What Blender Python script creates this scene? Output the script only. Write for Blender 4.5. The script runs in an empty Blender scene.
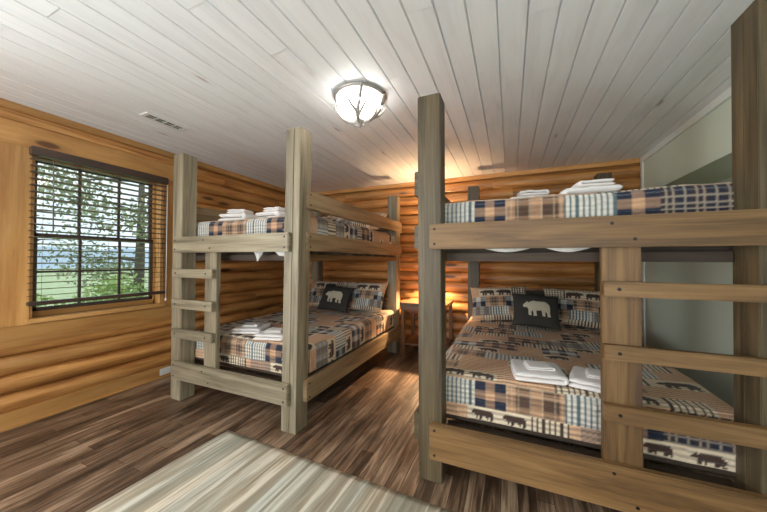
import bpy, bmesh, math, random
import numpy as np
from mathutils import Vector, Matrix, noise

random.seed(7)
PI = math.pi
scene = bpy.context.scene
col = scene.collection

# ------------------------------------------------------------------ camera
cd = bpy.data.cameras.new('camera')
cam = bpy.data.objects.new('camera', cd)
col.objects.link(cam)
yaw, pitch, roll = (math.radians(a) for a in (23.13, 0.90, 0.18))
fw = Vector((-math.sin(yaw)*math.cos(pitch), math.cos(yaw)*math.cos(pitch), math.sin(pitch)))
rt = Vector((math.cos(yaw), math.sin(yaw), 0)); up = rt.cross(fw)
rt2 = rt*math.cos(roll) + up*math.sin(roll); up2 = up*math.cos(roll) - rt*math.sin(roll)
M = Matrix((rt2, up2, -fw)).transposed().to_4x4(); M.translation = Vector((0, 0, 1.262))
cam.matrix_world = M
cd.sensor_width = 36; cd.lens = 295.8/767*36; cd.clip_start = 0.01; cd.clip_end = 400
scene.camera = cam

# ------------------------------------------------------------------ world, daylight, exposure
scene.view_settings.view_transform = 'Standard'; scene.view_settings.look = 'None'
scene.view_settings.gamma = 1; scene.view_settings.use_curve_mapping = False
scene.view_settings.exposure = 0.72
scene.cycles.use_denoising = True
scene.cycles.max_bounces = 10; scene.cycles.diffuse_bounces = 6
scene.cycles.sample_clamp_indirect = 6
wd = bpy.data.worlds.new('world'); scene.world = wd; wd.use_nodes = True
wn = wd.node_tree.nodes; wl = wd.node_tree.links
bg = wn['Background']; bg.inputs['Strength'].default_value = 1.0
_tc = wn.new('ShaderNodeTexCoord'); _nz = wn.new('ShaderNodeTexNoise'); _cr = wn.new('ShaderNodeValToRGB')
_nz.inputs['Scale'].default_value = 2.5; _nz.inputs['Detail'].default_value = 5
wl.new(_tc.outputs['Generated'], _nz.inputs['Vector']); wl.new(_nz.outputs['Fac'], _cr.inputs['Fac'])
_cr.color_ramp.elements[0].position = 0.4; _cr.color_ramp.elements[0].color = (0.68, 0.80, 0.94, 1)
_cr.color_ramp.elements[1].position = 0.6; _cr.color_ramp.elements[1].color = (0.88, 0.93, 1.0, 1)
wl.new(_cr.outputs['Color'], bg.inputs['Color'])

def area(name, loc, rot, sx, sy, power, color):
    l = bpy.data.lights.new(name, 'AREA'); l.shape = 'RECTANGLE'; l.size = sx; l.size_y = sy
    l.energy = power; l.color = color
    o = bpy.data.objects.new(name, l); col.objects.link(o); o.location = loc; o.rotation_euler = rot
    return o
# added daylight for general brightness, through unseen openings beside and behind the camera
area('added_daylight_2', (-2.40, -1.95, 1.20), (PI/2+0.30, 0, 0), 1.7, 1.7, 50, (0.90, 0.97, 1.0))
area('added_daylight_3', (0.30, -1.95, 1.20), (PI/2+0.35, 0, 0), 1.5, 1.6, 24, (0.90, 0.97, 1.0))
area('added_daylight_4', (-3.95, -0.95, 1.15), (0, -PI/2-0.30, 0), 1.6, 1.3, 115, (0.90, 0.97, 1.0))

# ------------------------------------------------------------------ materials
def mat(name):
    m = bpy.data.materials.new(name); m.use_nodes = True
    nt = m.node_tree; b = nt.nodes['Principled BSDF']
    return m, nt, b

def N(nt, t, **kw):
    n = nt.nodes.new(t)
    for k, v in kw.items():
        if hasattr(n, k): setattr(n, k, v)
        else: n.inputs[k].default_value = v
    return n

def ramp(nt, stops):
    r = nt.nodes.new('ShaderNodeValToRGB'); e = r.color_ramp.elements
    while len(e) < len(stops): e.new(0.5)
    for el, (p, c) in zip(e, stops):
        el.position = p; el.color = (c[0], c[1], c[2], 1)
    return r

def flat(name, c, rough=0.5, metal=0.0, bump=0, bscale=60):
    m, nt, b = mat(name)
    b.inputs['Roughness'].default_value = rough; b.inputs['Metallic'].default_value = metal
    tc = N(nt, 'ShaderNodeTexCoord')
    nz = N(nt, 'ShaderNodeTexNoise', Scale=bscale, Detail=3.0)
    nt.links.new(tc.outputs['Object'], nz.inputs['Vector'])
    k = 0.93
    r = ramp(nt, [(0.3, [x*k for x in c]), (0.7, [min(1, x*1.05) for x in c])])
    nt.links.new(nz.outputs['Fac'], r.inputs['Fac']); nt.links.new(r.outputs['Color'], b.inputs['Base Color'])
    if bump:
        bp = N(nt, 'ShaderNodeBump', Strength=bump, Distance=0.004)
        nt.links.new(nz.outputs['Fac'], bp.inputs['Height']); nt.links.new(bp.outputs['Normal'], b.inputs['Normal'])
    return m

def wood(name, light, mid, dark, knot=(0.05, 0.02, 0.01), rough=0.5, across=16, along=1.1, knots=0.055, kdens=(1.1, 4.0), varying=0.25, bump=0.15, spec=0.5, coat=0.0):
    """grain from the UV map in metres: u runs along the grain, v across it"""
    m, nt, b = mat(name); L = nt.links
    uv = N(nt, 'ShaderNodeUVMap')
    mp = N(nt, 'ShaderNodeMapping'); mp.inputs['Scale'].default_value = (along, across, 1)
    L.new(uv.outputs['UV'], mp.inputs['Vector'])
    # knots bend the grain
    kv = N(nt, 'ShaderNodeMapping'); kv.inputs['Scale'].default_value = (kdens[0], kdens[1], 1)
    L.new(uv.outputs['UV'], kv.inputs['Vector'])
    vo = N(nt, 'ShaderNodeTexVoronoi', Scale=1.0, Randomness=1.0)
    L.new(kv.outputs['Vector'], vo.inputs['Vector'])
    nz = N(nt, 'ShaderNodeTexNoise', Scale=1.0, Detail=5.0, Roughness=0.6, Distortion=0.8)
    L.new(mp.outputs['Vector'], nz.inputs['Vector'])
    mp2 = N(nt, 'ShaderNodeMapping'); mp2.inputs['Scale'].default_value = (along*3, across*6, 1)
    L.new(uv.outputs['UV'], mp2.inputs['Vector'])
    nf = N(nt, 'ShaderNodeTexNoise', Scale=1.0, Detail=3.0)
    L.new(mp2.outputs['Vector'], nf.inputs['Vector'])
    r = ramp(nt, [(0.28, dark), (0.5, mid), (0.7, light)])
    mx = N(nt, 'ShaderNodeMath', operation='MULTIPLY_ADD'); mx.inputs[1].default_value = 0.35
    sub = N(nt, 'ShaderNodeMath', operation='SUBTRACT'); sub.inputs[1].default_value = 0.5
    L.new(nf.outputs['Fac'], sub.inputs[0]); L.new(sub.outputs[0], mx.inputs[0]); L.new(nz.outputs['Fac'], mx.inputs[2])
    L.new(mx.outputs[0], r.inputs['Fac'])
    # slow tone drift
    mp3 = N(nt, 'ShaderNodeMapping'); mp3.inputs['Scale'].default_value = (0.5, 2.2, 1)
    L.new(uv.outputs['UV'], mp3.inputs['Vector'])
    ns = N(nt, 'ShaderNodeTexNoise', Scale=1.3, Detail=1.0); L.new(mp3.outputs['Vector'], ns.inputs['Vector'])
    hv = N(nt, 'ShaderNodeMapRange'); hv.inputs['To Min'].default_value = 1-varying; hv.inputs['To Max'].default_value = 1+varying
    hv.inputs['From Min'].default_value = 0.3; hv.inputs['From Max'].default_value = 0.7
    L.new(ns.outputs['Fac'], hv.inputs['Value'])
    mul = N(nt, 'ShaderNodeVectorMath', operation='MULTIPLY'); cmb = N(nt, 'ShaderNodeCombineXYZ')
    for i in range(3): L.new(hv.outputs['Result'], cmb.inputs[i])
    L.new(r.outputs['Color'], mul.inputs[0]); L.new(cmb.outputs[0], mul.inputs[1])
    kr = ramp(nt, [(0.0, (1, 1, 1)), (knots, (0.9, 0.9, 0.9)), (knots*1.5, (0.25, 0.25, 0.25)), (knots*3.0, (0, 0, 0))])
    L.new(vo.outputs['Distance'], kr.inputs['Fac'])
    km = N(nt, 'ShaderNodeMix', data_type='RGBA')
    L.new(kr.outputs['Color'], km.inputs[0]); L.new(mul.outputs[0], km.inputs[6]); km.inputs[7].default_value = (*knot, 1)
    L.new(km.outputs[2], b.inputs['Base Color'])
    b.inputs['Roughness'].default_value = rough
    b.inputs['Specular IOR Level'].default_value = spec
    b.inputs['Coat Weight'].default_value = coat; b.inputs['Coat Roughness'].default_value = 0.25
    if bump:
        bp = N(nt, 'ShaderNodeBump', Strength=bump, Distance=0.003)
        L.new(mx.outputs[0], bp.inputs['Height']); L.new(bp.outputs['Normal'], b.inputs['Normal'])
    return m

def cloth(name, c, rough=0.9, scale=90, bump=0.5):
    m = flat(name, c, rough, 0, bump, scale)
    return m

M_PINE = wood('varnished_log_pine', (0.66, 0.35, 0.12), (0.50, 0.235, 0.070), (0.25, 0.088, 0.021), knot=(0.045, 0.014, 0.006), rough=0.38, across=11, knots=0.095, kdens=(1.25, 4.5), coat=0.15)
M_PINEBOARD = wood('pine_board', (0.60, 0.33, 0.12), (0.52, 0.27, 0.085), (0.40, 0.18, 0.05), knot=(0.10, 0.035, 0.012), rough=0.42, across=9, knots=0.075, kdens=(1.3, 4.0), coat=0.1)
M_BUNK = wood('weathered_timber', (0.345, 0.302, 0.208), (0.245, 0.206, 0.136), (0.122, 0.098, 0.060), knot=(0.07, 0.05, 0.035), rough=0.55, across=18, knots=0.075, kdens=(1.0, 4.5), varying=0.2)
M_BUNKW = wood('amber_stained_timber', (0.225, 0.130, 0.050), (0.155, 0.083, 0.029), (0.070, 0.036, 0.013), knot=(0.07, 0.035, 0.02), rough=0.5, across=18, knots=0.075, kdens=(1.0, 4.5), varying=0.2)
M_BUNKD = wood('shaded_brown_weathered_timber', (0.135, 0.100, 0.052), (0.085, 0.061, 0.030), (0.036, 0.025, 0.013), knot=(0.05, 0.035, 0.025), rough=0.5, across=18, knots=0.075, kdens=(1.0, 4.5), varying=0.2)  # browner stain, darkened further: the right bed's weaker light is in the colour
M_BUNKL = wood('pale_amber_timber', (0.37, 0.275, 0.16), (0.275, 0.195, 0.108), (0.15, 0.098, 0.05), knot=(0.07, 0.035, 0.02), rough=0.5, across=18, knots=0.075, kdens=(1.0, 4.5), varying=0.2)
M_CEIL = wood('whitewashed_ceiling_board', (0.85, 0.875, 0.89), (0.825, 0.845, 0.86), (0.76, 0.77, 0.78), knot=(0.50, 0.44, 0.41), rough=0.5, across=8, knots=0.035, kdens=(0.9, 4.0), varying=0.03, bump=0.05)
M_TABLE = wood('table_wood', (0.20, 0.095, 0.04), (0.15, 0.07, 0.03), (0.09, 0.04, 0.018), rough=0.4, knots=0.0001)
M_SLAT = wood('dark_blind_slat', (0.24, 0.19, 0.15), (0.18, 0.135, 0.105), (0.13, 0.09, 0.07), rough=0.2, knots=0.0001, bump=0.05)
M_DECK = wood('shaded_deck_board', (0.08, 0.055, 0.035), (0.06, 0.04, 0.026), (0.04, 0.027, 0.018), rough=0.7)  # darkened to put the shade under the bunks into the colour
M_DRYWALL = flat('pale_green_paint', (0.62, 0.68, 0.56), 0.7, bump=0.1, bscale=200)
M_TRIMW = flat('white_trim_paint', (0.74, 0.76, 0.70), 0.5)
M_SASH = flat('dark_window_sash', (0.085, 0.065, 0.055), 0.4)
M_BOLT = flat('dark_bolt', (0.035, 0.03, 0.028), 0.4, 0.7)
M_WHITE = flat('white_plastic', (0.72, 0.72, 0.70), 0.35)
M_DARK = flat('black_slot', (0.02, 0.02, 0.02), 0.6)
M_TOWEL = cloth('white_terry', (0.80, 0.77, 0.75), 1.0, 260, 0.7)
M_SHEET = cloth('white_sheet', (0.74, 0.73, 0.70), 0.9, 40, 0.3)
M_MATT = cloth('mattress_ticking', (0.42, 0.41, 0.40), 0.9, 60, 0.3)
M_BEARBACK = cloth('charcoal_brown_fabric', (0.042, 0.038, 0.033), 0.95, 300, 0.5)
M_APPL = cloth('cream_applique', (0.62, 0.56, 0.42), 0.95, 300, 0.5)
M_METAL = flat('brushed_pewter', (0.36, 0.34, 0.32), 0.4, 0.7)
M_ANTLER = flat('carved_antler', (0.36, 0.33, 0.30), 0.6, bscale=30)
M_GROUT = flat('grey_metal_vent', (0.62, 0.62, 0.60), 0.4, 0.2)

def colour_attr_cloth(name, freq=900):
    m, nt, b = mat(name)
    a = N(nt, 'ShaderNodeVertexColor'); a.layer_name = 'Col'
    nt.links.new(a.outputs['Color'], b.inputs['Base Color'])
    b.inputs['Roughness'].default_value = 0.95
    b.inputs['Sheen Weight'].default_value = 0.15
    uv = N(nt, 'ShaderNodeUVMap')
    # stitched rows: fine puckering
    w = N(nt, 'ShaderNodeTexWave', Scale=11.0, Distortion=1.6, Detail=1.0)
    w.bands_direction = 'Y'
    nt.links.new(uv.outputs['UV'], w.inputs['Vector'])
    nz = N(nt, 'ShaderNodeTexNoise', Scale=70.0, Detail=2.0); nt.links.new(uv.outputs['UV'], nz.inputs['Vector'])
    ad = N(nt, 'ShaderNodeMath', operation='ADD'); nt.links.new(w.outputs['Fac'], ad.inputs[0]); nt.links.new(nz.outputs['Fac'], ad.inputs[1])
    bp = N(nt, 'ShaderNodeBump', Strength=1.0, Distance=0.008)
    nt.links.new(ad.outputs[0], bp.inputs['Height']); nt.links.new(bp.outputs['Normal'], b.inputs['Normal'])
    return m
M_QUILT = colour_attr_cloth('patchwork_quilt')

def floor_mat():
    m, nt, b = mat('rustic_plank_floor'); L = nt.links
    uv = N(nt, 'ShaderNodeUVMap')
    br = N(nt, 'ShaderNodeTexBrick', Scale=1.0)
    br.inputs['Brick Width'].default_value = 1.15; br.inputs['Row Height'].default_value = 0.086
    br.inputs['Mortar Size'].default_value = 0.0014; br.inputs['Mortar Smooth'].default_value = 0.0
    br.offset = 0.37; br.offset_frequency = 2; br.squash = 0.7; br.squash_frequency = 3
    br.inputs['Color1'].default_value = (0, 0, 0, 1); br.inputs['Color2'].default_value = (1, 1, 1, 1)
    br.inputs['Mortar'].default_value = (0.35, 0.35, 0.35, 1)
    L.new(uv.outputs['UV'], br.inputs['Vector'])
    mp = N(nt, 'ShaderNodeMapping'); mp.inputs['Scale'].default_value = (2.2, 34, 1); L.new(uv.outputs['UV'], mp.inputs['Vector'])
    nz = N(nt, 'ShaderNodeTexNoise', Scale=1.0, Detail=5.0, Roughness=0.65, Distortion=1.0); L.new(mp.outputs['Vector'], nz.inputs['Vector'])
    mp2 = N(nt, 'ShaderNodeMapping'); mp2.inputs['Scale'].default_value = (2.4, 9, 1); L.new(uv.outputs['UV'], mp2.inputs['Vector'])
    n2 = N(nt, 'ShaderNodeTexNoise', Scale=1.0, Detail=3.0, Distortion=0.4); L.new(mp2.outputs['Vector'], n2.inputs['Vector'])
    a = N(nt, 'ShaderNodeMath', operation='MULTIPLY_ADD'); a.inputs[1].default_value = 0.20
    L.new(br.outputs['Color'], a.inputs[0])
    c = N(nt, 'ShaderNodeMath', operation='MULTIPLY_ADD'); c.inputs[1].default_value = 0.85; c.inputs[2].default_value = -0.27
    L.new(nz.outputs['Fac'], c.inputs[0])
    d = N(nt, 'ShaderNodeMath', operation='MULTIPLY_ADD'); d.inputs[1].default_value = 0.55
    L.new(n2.outputs['Fac'], d.inputs[0]); L.new(c.outputs[0], d.inputs[2]); L.new(d.outputs[0], a.inputs[2])
    r = ramp(nt, [(0.28, (0.022, 0.013, 0.008)), (0.43, (0.080, 0.047, 0.028)), (0.58, (0.19, 0.120, 0.074)), (0.75, (0.40, 0.28, 0.185))])
    L.new(a.outputs[0], r.inputs['Fac'])
    mm = N(nt, 'ShaderNodeMix', data_type='RGBA'); L.new(br.outputs['Fac'], mm.inputs[0]); L.new(r.outputs['Color'], mm.inputs[6])
    mm.inputs[7].default_value = (0.03, 0.018, 0.012, 1)
    L.new(mm.outputs[2], b.inputs['Base Color'])
    rr = N(nt, 'ShaderNodeMapRange'); rr.inputs['To Min'].default_value = 0.30; rr.inputs['To Max'].default_value = 0.5
    L.new(nz.outputs['Fac'], rr.inputs['Value']); L.new(rr.outputs['Result'], b.inputs['Roughness'])
    bp = N(nt, 'ShaderNodeBump', Strength=0.25, Distance=0.002)
    L.new(nz.outputs['Fac'], bp.inputs['Height']); L.new(bp.outputs['Normal'], b.inputs['Normal'])
    return m
M_FLOOR = floor_mat()

def rug_mat():
    m, nt, b = mat('striated_rug'); L = nt.links
    uv = N(nt, 'ShaderNodeUVMap')
    def layer(sx, sy, det, dist=0.3):
        mp = N(nt, 'ShaderNodeMapping'); mp.inputs['Scale'].default_value = (sx, sy, 1); L.new(uv.outputs['UV'], mp.inputs['Vector'])
        n = N(nt, 'ShaderNodeTexNoise', Scale=1.0, Detail=det, Roughness=0.6, Distortion=dist); L.new(mp.outputs['Vector'], n.inputs['Vector'])
        return n
    n1 = layer(0.7, 16, 6.0, 0.7); n2 = layer(3.5, 90, 3.0, 0.8); n3 = layer(0.3, 4, 1.0); n4 = layer(300, 300, 1.0)
    a = N(nt, 'ShaderNodeMath', operation='MULTIPLY_ADD'); a.inputs[1].default_value = 0.30; L.new(n2.outputs['Fac'], a.inputs[0]); L.new(n1.outputs['Fac'], a.inputs[2])
    r = ramp(nt, [(0.45, (0.23, 0.205, 0.16)), (0.57, (0.34, 0.305, 0.24)), (0.66, (0.40, 0.375, 0.31)), (0.76, (0.66, 0.65, 0.59))])
    L.new(a.outputs[0], r.inputs['Fac'])
    r2 = ramp(nt, [(0.35, (0.86, 0.93, 0.93)), (0.65, (1.10, 1.0, 0.88))]); L.new(n3.outputs['Fac'], r2.inputs['Fac'])
    mu = N(nt, 'ShaderNodeVectorMath', operation='MULTIPLY'); L.new(r.outputs['Color'], mu.inputs[0]); L.new(r2.outputs['Color'], mu.inputs[1])
    L.new(mu.outputs[0], b.inputs['Base Color']); b.inputs['Roughness'].default_value = 1.0
    bp = N(nt, 'ShaderNodeBump', Strength=0.5, Distance=0.003); L.new(n4.outputs['Fac'], bp.inputs['Height']); L.new(bp.outputs['Normal'], b.inputs['Normal'])
    return m
M_RUG = rug_mat()

def emission_mat(name, c, s):
    m, nt, b = mat(name)
    b.inputs['Base Color'].default_value = (*c, 1)
    b.inputs['Emission Color'].default_value = (*c, 1); b.inputs['Emission Strength'].default_value = s
    return m
M_BOWL = emission_mat('lit_frosted_glass', (1.0, 0.96, 0.90), 6.5)
M_BOWL2 = emission_mat('added_light_glass', (1.0, 0.96, 0.90), 30.0)  # stronger glow for the added, unseen second ceiling light

def shade_mat():
    m, nt, b = mat('linen_lamp_shade')
    tr = N(nt, 'ShaderNodeBsdfTranslucent'); tr.inputs['Color'].default_value = (0.85, 0.7, 0.5, 1)
    b.inputs['Base Color'].default_value = (0.75, 0.65, 0.5, 1)
    mx = N(nt, 'ShaderNodeMixShader'); mx.inputs[0].default_value = 0.6
    nt.links.new(b.outputs[0], mx.inputs[1]); nt.links.new(tr.outputs[0], mx.inputs[2])
    nt.links.new(mx.outputs[0], nt.nodes['Material Output'].inputs['Surface'])
    return m
M_SHADE = shade_mat()

def glass_mat():
    m, nt, b = mat('window_glass')
    t = N(nt, 'ShaderNodeBsdfTransparent'); g = N(nt, 'ShaderNodeBsdfGlossy'); g.inputs['Roughness'].default_value = 0.02
    t.inputs['Color'].default_value = (0.96, 0.98, 0.97, 1)
    mx = N(nt, 'ShaderNodeMixShader'); mx.inputs[0].default_value = 0.05
    nt.links.new(t.outputs[0], mx.inputs[1]); nt.links.new(g.outputs[0], mx.inputs[2])
    nt.links.new(mx.outputs[0], nt.nodes['Material Output'].inputs['Surface'])
    return m
M_GLASS = glass_mat()

def leaf_mat(name, c1, c2):
    m, nt, b = mat(name)
    tc = N(nt, 'ShaderNodeTexCoord'); nz = N(nt, 'ShaderNodeTexNoise', Scale=1.7, Detail=4.0)
    nt.links.new(tc.outputs['Object'], nz.inputs['Vector'])
    r = ramp(nt, [(0.35, c1), (0.65, c2)]); nt.links.new(nz.outputs['Fac'], r.inputs['Fac'])
    nt.links.new(r.outputs['Color'], b.inputs['Base Color']); b.inputs['Roughness'].default_value = 0.7
    return m
M_LEAF = leaf_mat('tree_leaves', (0.13, 0.17, 0.10), (0.42, 0.48, 0.28))
M_SHRUB = leaf_mat('shrub_leaves', (0.22, 0.36, 0.10), (0.50, 0.66, 0.26))
M_GRASS = leaf_mat('meadow', (0.34, 0.44, 0.20), (0.52, 0.60, 0.32))
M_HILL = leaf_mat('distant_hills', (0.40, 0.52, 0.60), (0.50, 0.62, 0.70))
M_BARK = flat('tree_bark', (0.10, 0.085, 0.07), 0.9, bump=0.6, bscale=12)

# ------------------------------------------------------------------ mesh helpers
def finish(name, bm, m, parent=None, smooth=False, loc=None):
    me = bpy.data.meshes.new(name); bm.normal_update(); bm.to_mesh(me); bm.free()
    if isinstance(m, (list, tuple)):
        for q in m: me.materials.append(q)
    else: me.materials.append(m)
    if smooth:
        for p in me.polygons: p.use_smooth = True
    o = bpy.data.objects.new(name, me); col.objects.link(o)
    if parent is not None: o.parent = parent
    if loc is not None: o.location = loc
    return o

def box(bm, x0, x1, y0, y1, z0, z1, grain=None, bev=0.0, mi=0, lean=0.0):
    """box with a metre-scale UV map running along its grain"""
    uvl = bm.loops.layers.uv.verify()
    d = (x1-x0, y1-y0, z1-z0)
    g = grain if grain is not None else max(range(3), key=lambda i: d[i])
    t = bmesh.new()
    vs = [t.verts.new((x, y, z)) for x in (x0, x1) for y in (y0, y1) for z in (z0, z1)]
    for f in ((0, 1, 3, 2), (4, 6, 7, 5), (0, 4, 5, 1), (2, 3, 7, 6), (0, 2, 6, 4), (1, 5, 7, 3)):
        t.faces.new([vs[i] for i in f])
    if bev:
        bmesh.ops.bevel(t, geom=list(t.edges), offset=bev, segments=2, affect='EDGES')
    tu = t.loops.layers.uv.verify()
    ou, ov = random.uniform(0, 40), random.uniform(0, 40)
    t.normal_update()
    for f in t.faces:
        n = f.normal; k = max(range(3), key=lambda i: abs(n[i]))
        if k == g: a, b_ = [i for i in range(3) if i != g]
        else: a = g; b_ = [i for i in range(3) if i != g and i != k][0]
        for lp in f.loops:
            c = lp.vert.co
            lp[tu].uv = (c[a]+ou, c[b_]+ov+k*3.3) if k != g else (c[a]*0.2+ou, c[b_]*1.0+ov)
        f.material_index = mi
    if lean:
        for v in t.verts: v.co.x += lean*(v.co.z-z0)/(z1-z0)
    tm = bpy.data.meshes.new('tmp'); t.to_mesh(tm); t.free()
    bm.from_mesh(tm); bpy.data.meshes.remove(tm)

def bobj(name, b, m, parent=None, grain=None, bev=0.004, lean=0.0):
    bm = bmesh.new(); box(bm, *b, grain=grain, bev=bev, lean=lean)
    return finish(name, bm, m, parent)

def lathe(bm, prof, seg=24, c=(0, 0, 0)):
    rings = []
    for r, z in prof:
        if r < 1e-6: rings.append([bm.verts.new((c[0], c[1], c[2]+z))])
        else: rings.append([bm.verts.new((c[0]+r*math.cos(2*PI*i/seg), c[1]+r*math.sin(2*PI*i/seg), c[2]+z)) for i in range(seg)])
    for a, b in zip(rings, rings[1:]):
        for i in range(seg):
            j = (i+1) % seg
            if len(a) == 1 and len(b) == 1: continue
            if len(a) == 1: bm.faces.new((a[0], b[j], b[i]))
            elif len(b) == 1: bm.faces.new((a[i], a[j], b[0]))
            else: bm.faces.new((a[i], a[j], b[j], b[i]))

def tube(bm, pts, rad, seg=8):
    pts = [Vector(p) for p in pts]
    if not hasattr(rad, '__len__'): rad = [rad]*len(pts)
    rings = []
    for i, p in enumerate(pts):
        t = (pts[min(i+1, len(pts)-1)]-pts[max(i-1, 0)]).normalized()
        a = t.cross(Vector((0, 0, 1)) if abs(t.z) < 0.9 else Vector((1, 0, 0))).normalized(); b = t.cross(a)
        rings.append([bm.verts.new(p+rad[i]*(a*math.cos(2*PI*k/seg)+b*math.sin(2*PI*k/seg))) for k in range(seg)])
    for r0, r1 in zip(rings, rings[1:]):
        for k in range(seg): bm.faces.new((r0[k], r0[(k+1) % seg], r1[(k+1) % seg], r1[k]))
    bm.faces.new(rings[0][::-1]); bm.faces.new(rings[-1])

def empty(name, loc, rz=0.0):
    o = bpy.data.objects.new(name, None); col.objects.link(o); o.location = loc; o.rotation_euler = (0, 0, rz)
    o.empty_display_size = 0.1
    return o

def tag(o, label=None, cat=None, group=None, kind=None):
    if label: o['label'] = label
    if cat: o['category'] = cat
    if group: o['group'] = group
    if kind: o['kind'] = kind
    return o

def copy_tree(o, parent=None):
    c = o.copy(); col.objects.link(c)
    if parent is not None: c.parent = parent
    for ch in [q for q in col.objects if q.parent == o]: copy_tree(ch, c)
    return c

# ------------------------------------------------------------------ the room
XL, XR_, YB, YN, HC = -3.43, 1.38, 4.25, -1.6, 2.44

# log siding: half-round courses with their grooves, joints between lengths
Z0, PITCH = 0.108, 0.142
def log_profile(za, zb):
    """(z, bulge) points of the log face from za to zb"""
    pts = []; k0 = math.floor((za-Z0)/PITCH); z = za
    k = k0
    while Z0+k*PITCH < zb-1e-6:
        a, b = Z0+k*PITCH, Z0+(k+1)*PITCH
        for q in range(0, 11):
            zz = a+(b-a)*q/10
            if zz < za-1e-6 or zz > zb+1e-6: continue
            s = 2*q/10-1
            pts.append((zz, 0.058*math.sqrt(max(0, 1-abs(s)**2.0))-0.026, k))
        k += 1
    return pts

def log_wall(bm, origin, du, nrm, length, za, zb, joints=True):
    """origin at the base of the wall, du = direction along, nrm = into the room; groove plane sits 0.03 behind the face"""
    uvl = bm.loops.layers.uv.verify()
    prof = log_profile(za, zb)
    o = Vector(origin); du = Vector(du); nrm = Vector(nrm)
    by_k = {}
    for z, b, k in prof: by_k.setdefault(k, []).append((z, b))
    for k, pts in by_k.items():
        if len(pts) < 2: continue
        cuts = [0.0]; x = random.uniform(0.6, 3.0)
        while joints and x < length-0.4: cuts.append(x); x += random.uniform(1.8, 3.2)
        cuts.append(length)
        for a, b in zip(cuts, cuts[1:]):
            ou, ov = random.uniform(0, 60), random.uniform(0, 60)
            g = 0.0018 if len(cuts) > 2 else 0
            n = max(2, int((b-a)/0.25))
            wob = random.uniform(-0.002, 0.003)
            grid = []
            for i in range(n+1):
                u = a+g+(b-a-2*g)*i/n
                grid.append([bm.verts.new(o+du*u+nrm*(bb-0.03+(wob+0.002*noise.noise(Vector((u*1.5, k*3.1, 0))))*max(0, bb/0.03))+Vector((0, 0, z))) for z, bb in pts])
            for i in range(n):
                for j in range(len(pts)-1):
                    q = (grid[i][j], grid[i+1][j], grid[i+1][j+1], grid[i][j+1])
                    f = bm.faces.new(q); f.smooth = True
                    for lp, (ii, jj) in zip(f.loops, ((i, j), (i+1, j), (i+1, j+1), (i, j+1))):
                        lp[uvl].uv = (a+(b-a)*ii/n+ou, pts[jj][0]*1.25+ov)
    # backing skin behind the grooves
# left wall (openings cut by leaving the window bay to boards)
WY0, WY1, WZ0, WZ1 = 1.035, 1.985, 0.80, 2.125
bm = bmesh.new()
bay0, bay1 = 0.70, 2.12
ndir = Vector((1, 0, 0))
log_wall(bm, (XL, YN, 0), (0, 1, 0), ndir, 0.15, Z0, 2.38)
log_wall(bm, (XL, -0.45, 0), (0, 1, 0), ndir, bay0+0.45, Z0, 2.38)
log_wall(bm, (XL, YN+0.15, 0), (0, 1, 0), ndir, -0.45-YN-0.15, Z0, 0.676)  # below an out-of-view opening added for daylight
log_wall(bm, (XL, YN+0.15, 0), (0, 1, 0), ndir, -0.45-YN-0.15, 2.096, 2.38)
log_wall(bm, (XL, bay1, 0), (0, 1, 0), ndir, YB-bay1, Z0, 2.38)
log_wall(bm, (XL, bay0, 0), (0, 1, 0), ndir, bay1-bay0, Z0, 0.605)
# solid wall core with the window hole
for b in ((XL-0.16, XL-0.062, YN-0.2, YN+0.15, 0, HC), (XL-0.16, XL-0.062, -0.45, WY0, 0, HC), (XL-0.16, XL-0.062, YN+0.15, -0.45, 0, 0.676), (XL-0.16, XL-0.062, YN+0.15, -0.45, 2.096, HC), (XL-0.16, XL-0.062, WY1, YB+0.1, 0, HC), (XL-0.16, XL-0.062, WY0, WY1, 0, WZ0), (XL-0.16, XL-0.062, WY0, WY1, WZ1, HC)):
    box(bm, *b, grain=1)
o = finish('wall_left', bm, M_PINE); tag(o, kind='structure')
bm = bmesh.new()
log_wall(bm, (XL, YB, 0), (1, 0, 0), (0, -1, 0), XR_+0.45-XL, Z0, 2.38)
box(bm, XL-0.1, XR_+0.6, YB+0.062, YB+0.15, 0, HC, grain=0)
box(bm, XL, XR_, YB-0.004, YB+0.03, 0, Z0, grain=0)
o = finish('wall_back', bm, M_PINE); tag(o, kind='structure')
bm = bmesh.new()   # wall behind the camera, two unseen openings added for daylight
for a, b, za, zb in ((XL, -3.25, 0, HC), (-1.55, -0.45, 0, HC), (1.05, XR_+0.1, 0, HC), (-3.25, -1.55, 0, 0.5), (-3.25, -1.55, 2.25, HC), (-0.45, 1.05, 0, 0.6), (-0.45, 1.05, 2.2, HC)):
    box(bm, a, b, YN-0.16, YN-0.03, za, zb, grain=0)
o = finish('wall_front', bm, M_PINEBOARD); tag(o, kind='structure')
# right wall: painted, with a long recess between a low wall and the boxed bulkhead
bm = bmesh.new()
RX = 1.78
box(bm, XR_, RX+0.1, YN-0.2, YB, 0, 1.30, grain=1)
box(bm, XR_, RX+0.1, YN-0.2, YB, 2.0, HC, grain=1)
box(bm, XR_, RX+0.1, YN-0.2, 1.2, 1.30, 2.0, grain=1)
box(bm, RX, RX+0.1, 1.2, YB, 1.30, 2.0, grain=1)
o = finish('wall_right', bm, M_DRYWALL); tag(o, kind='structure')
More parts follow.
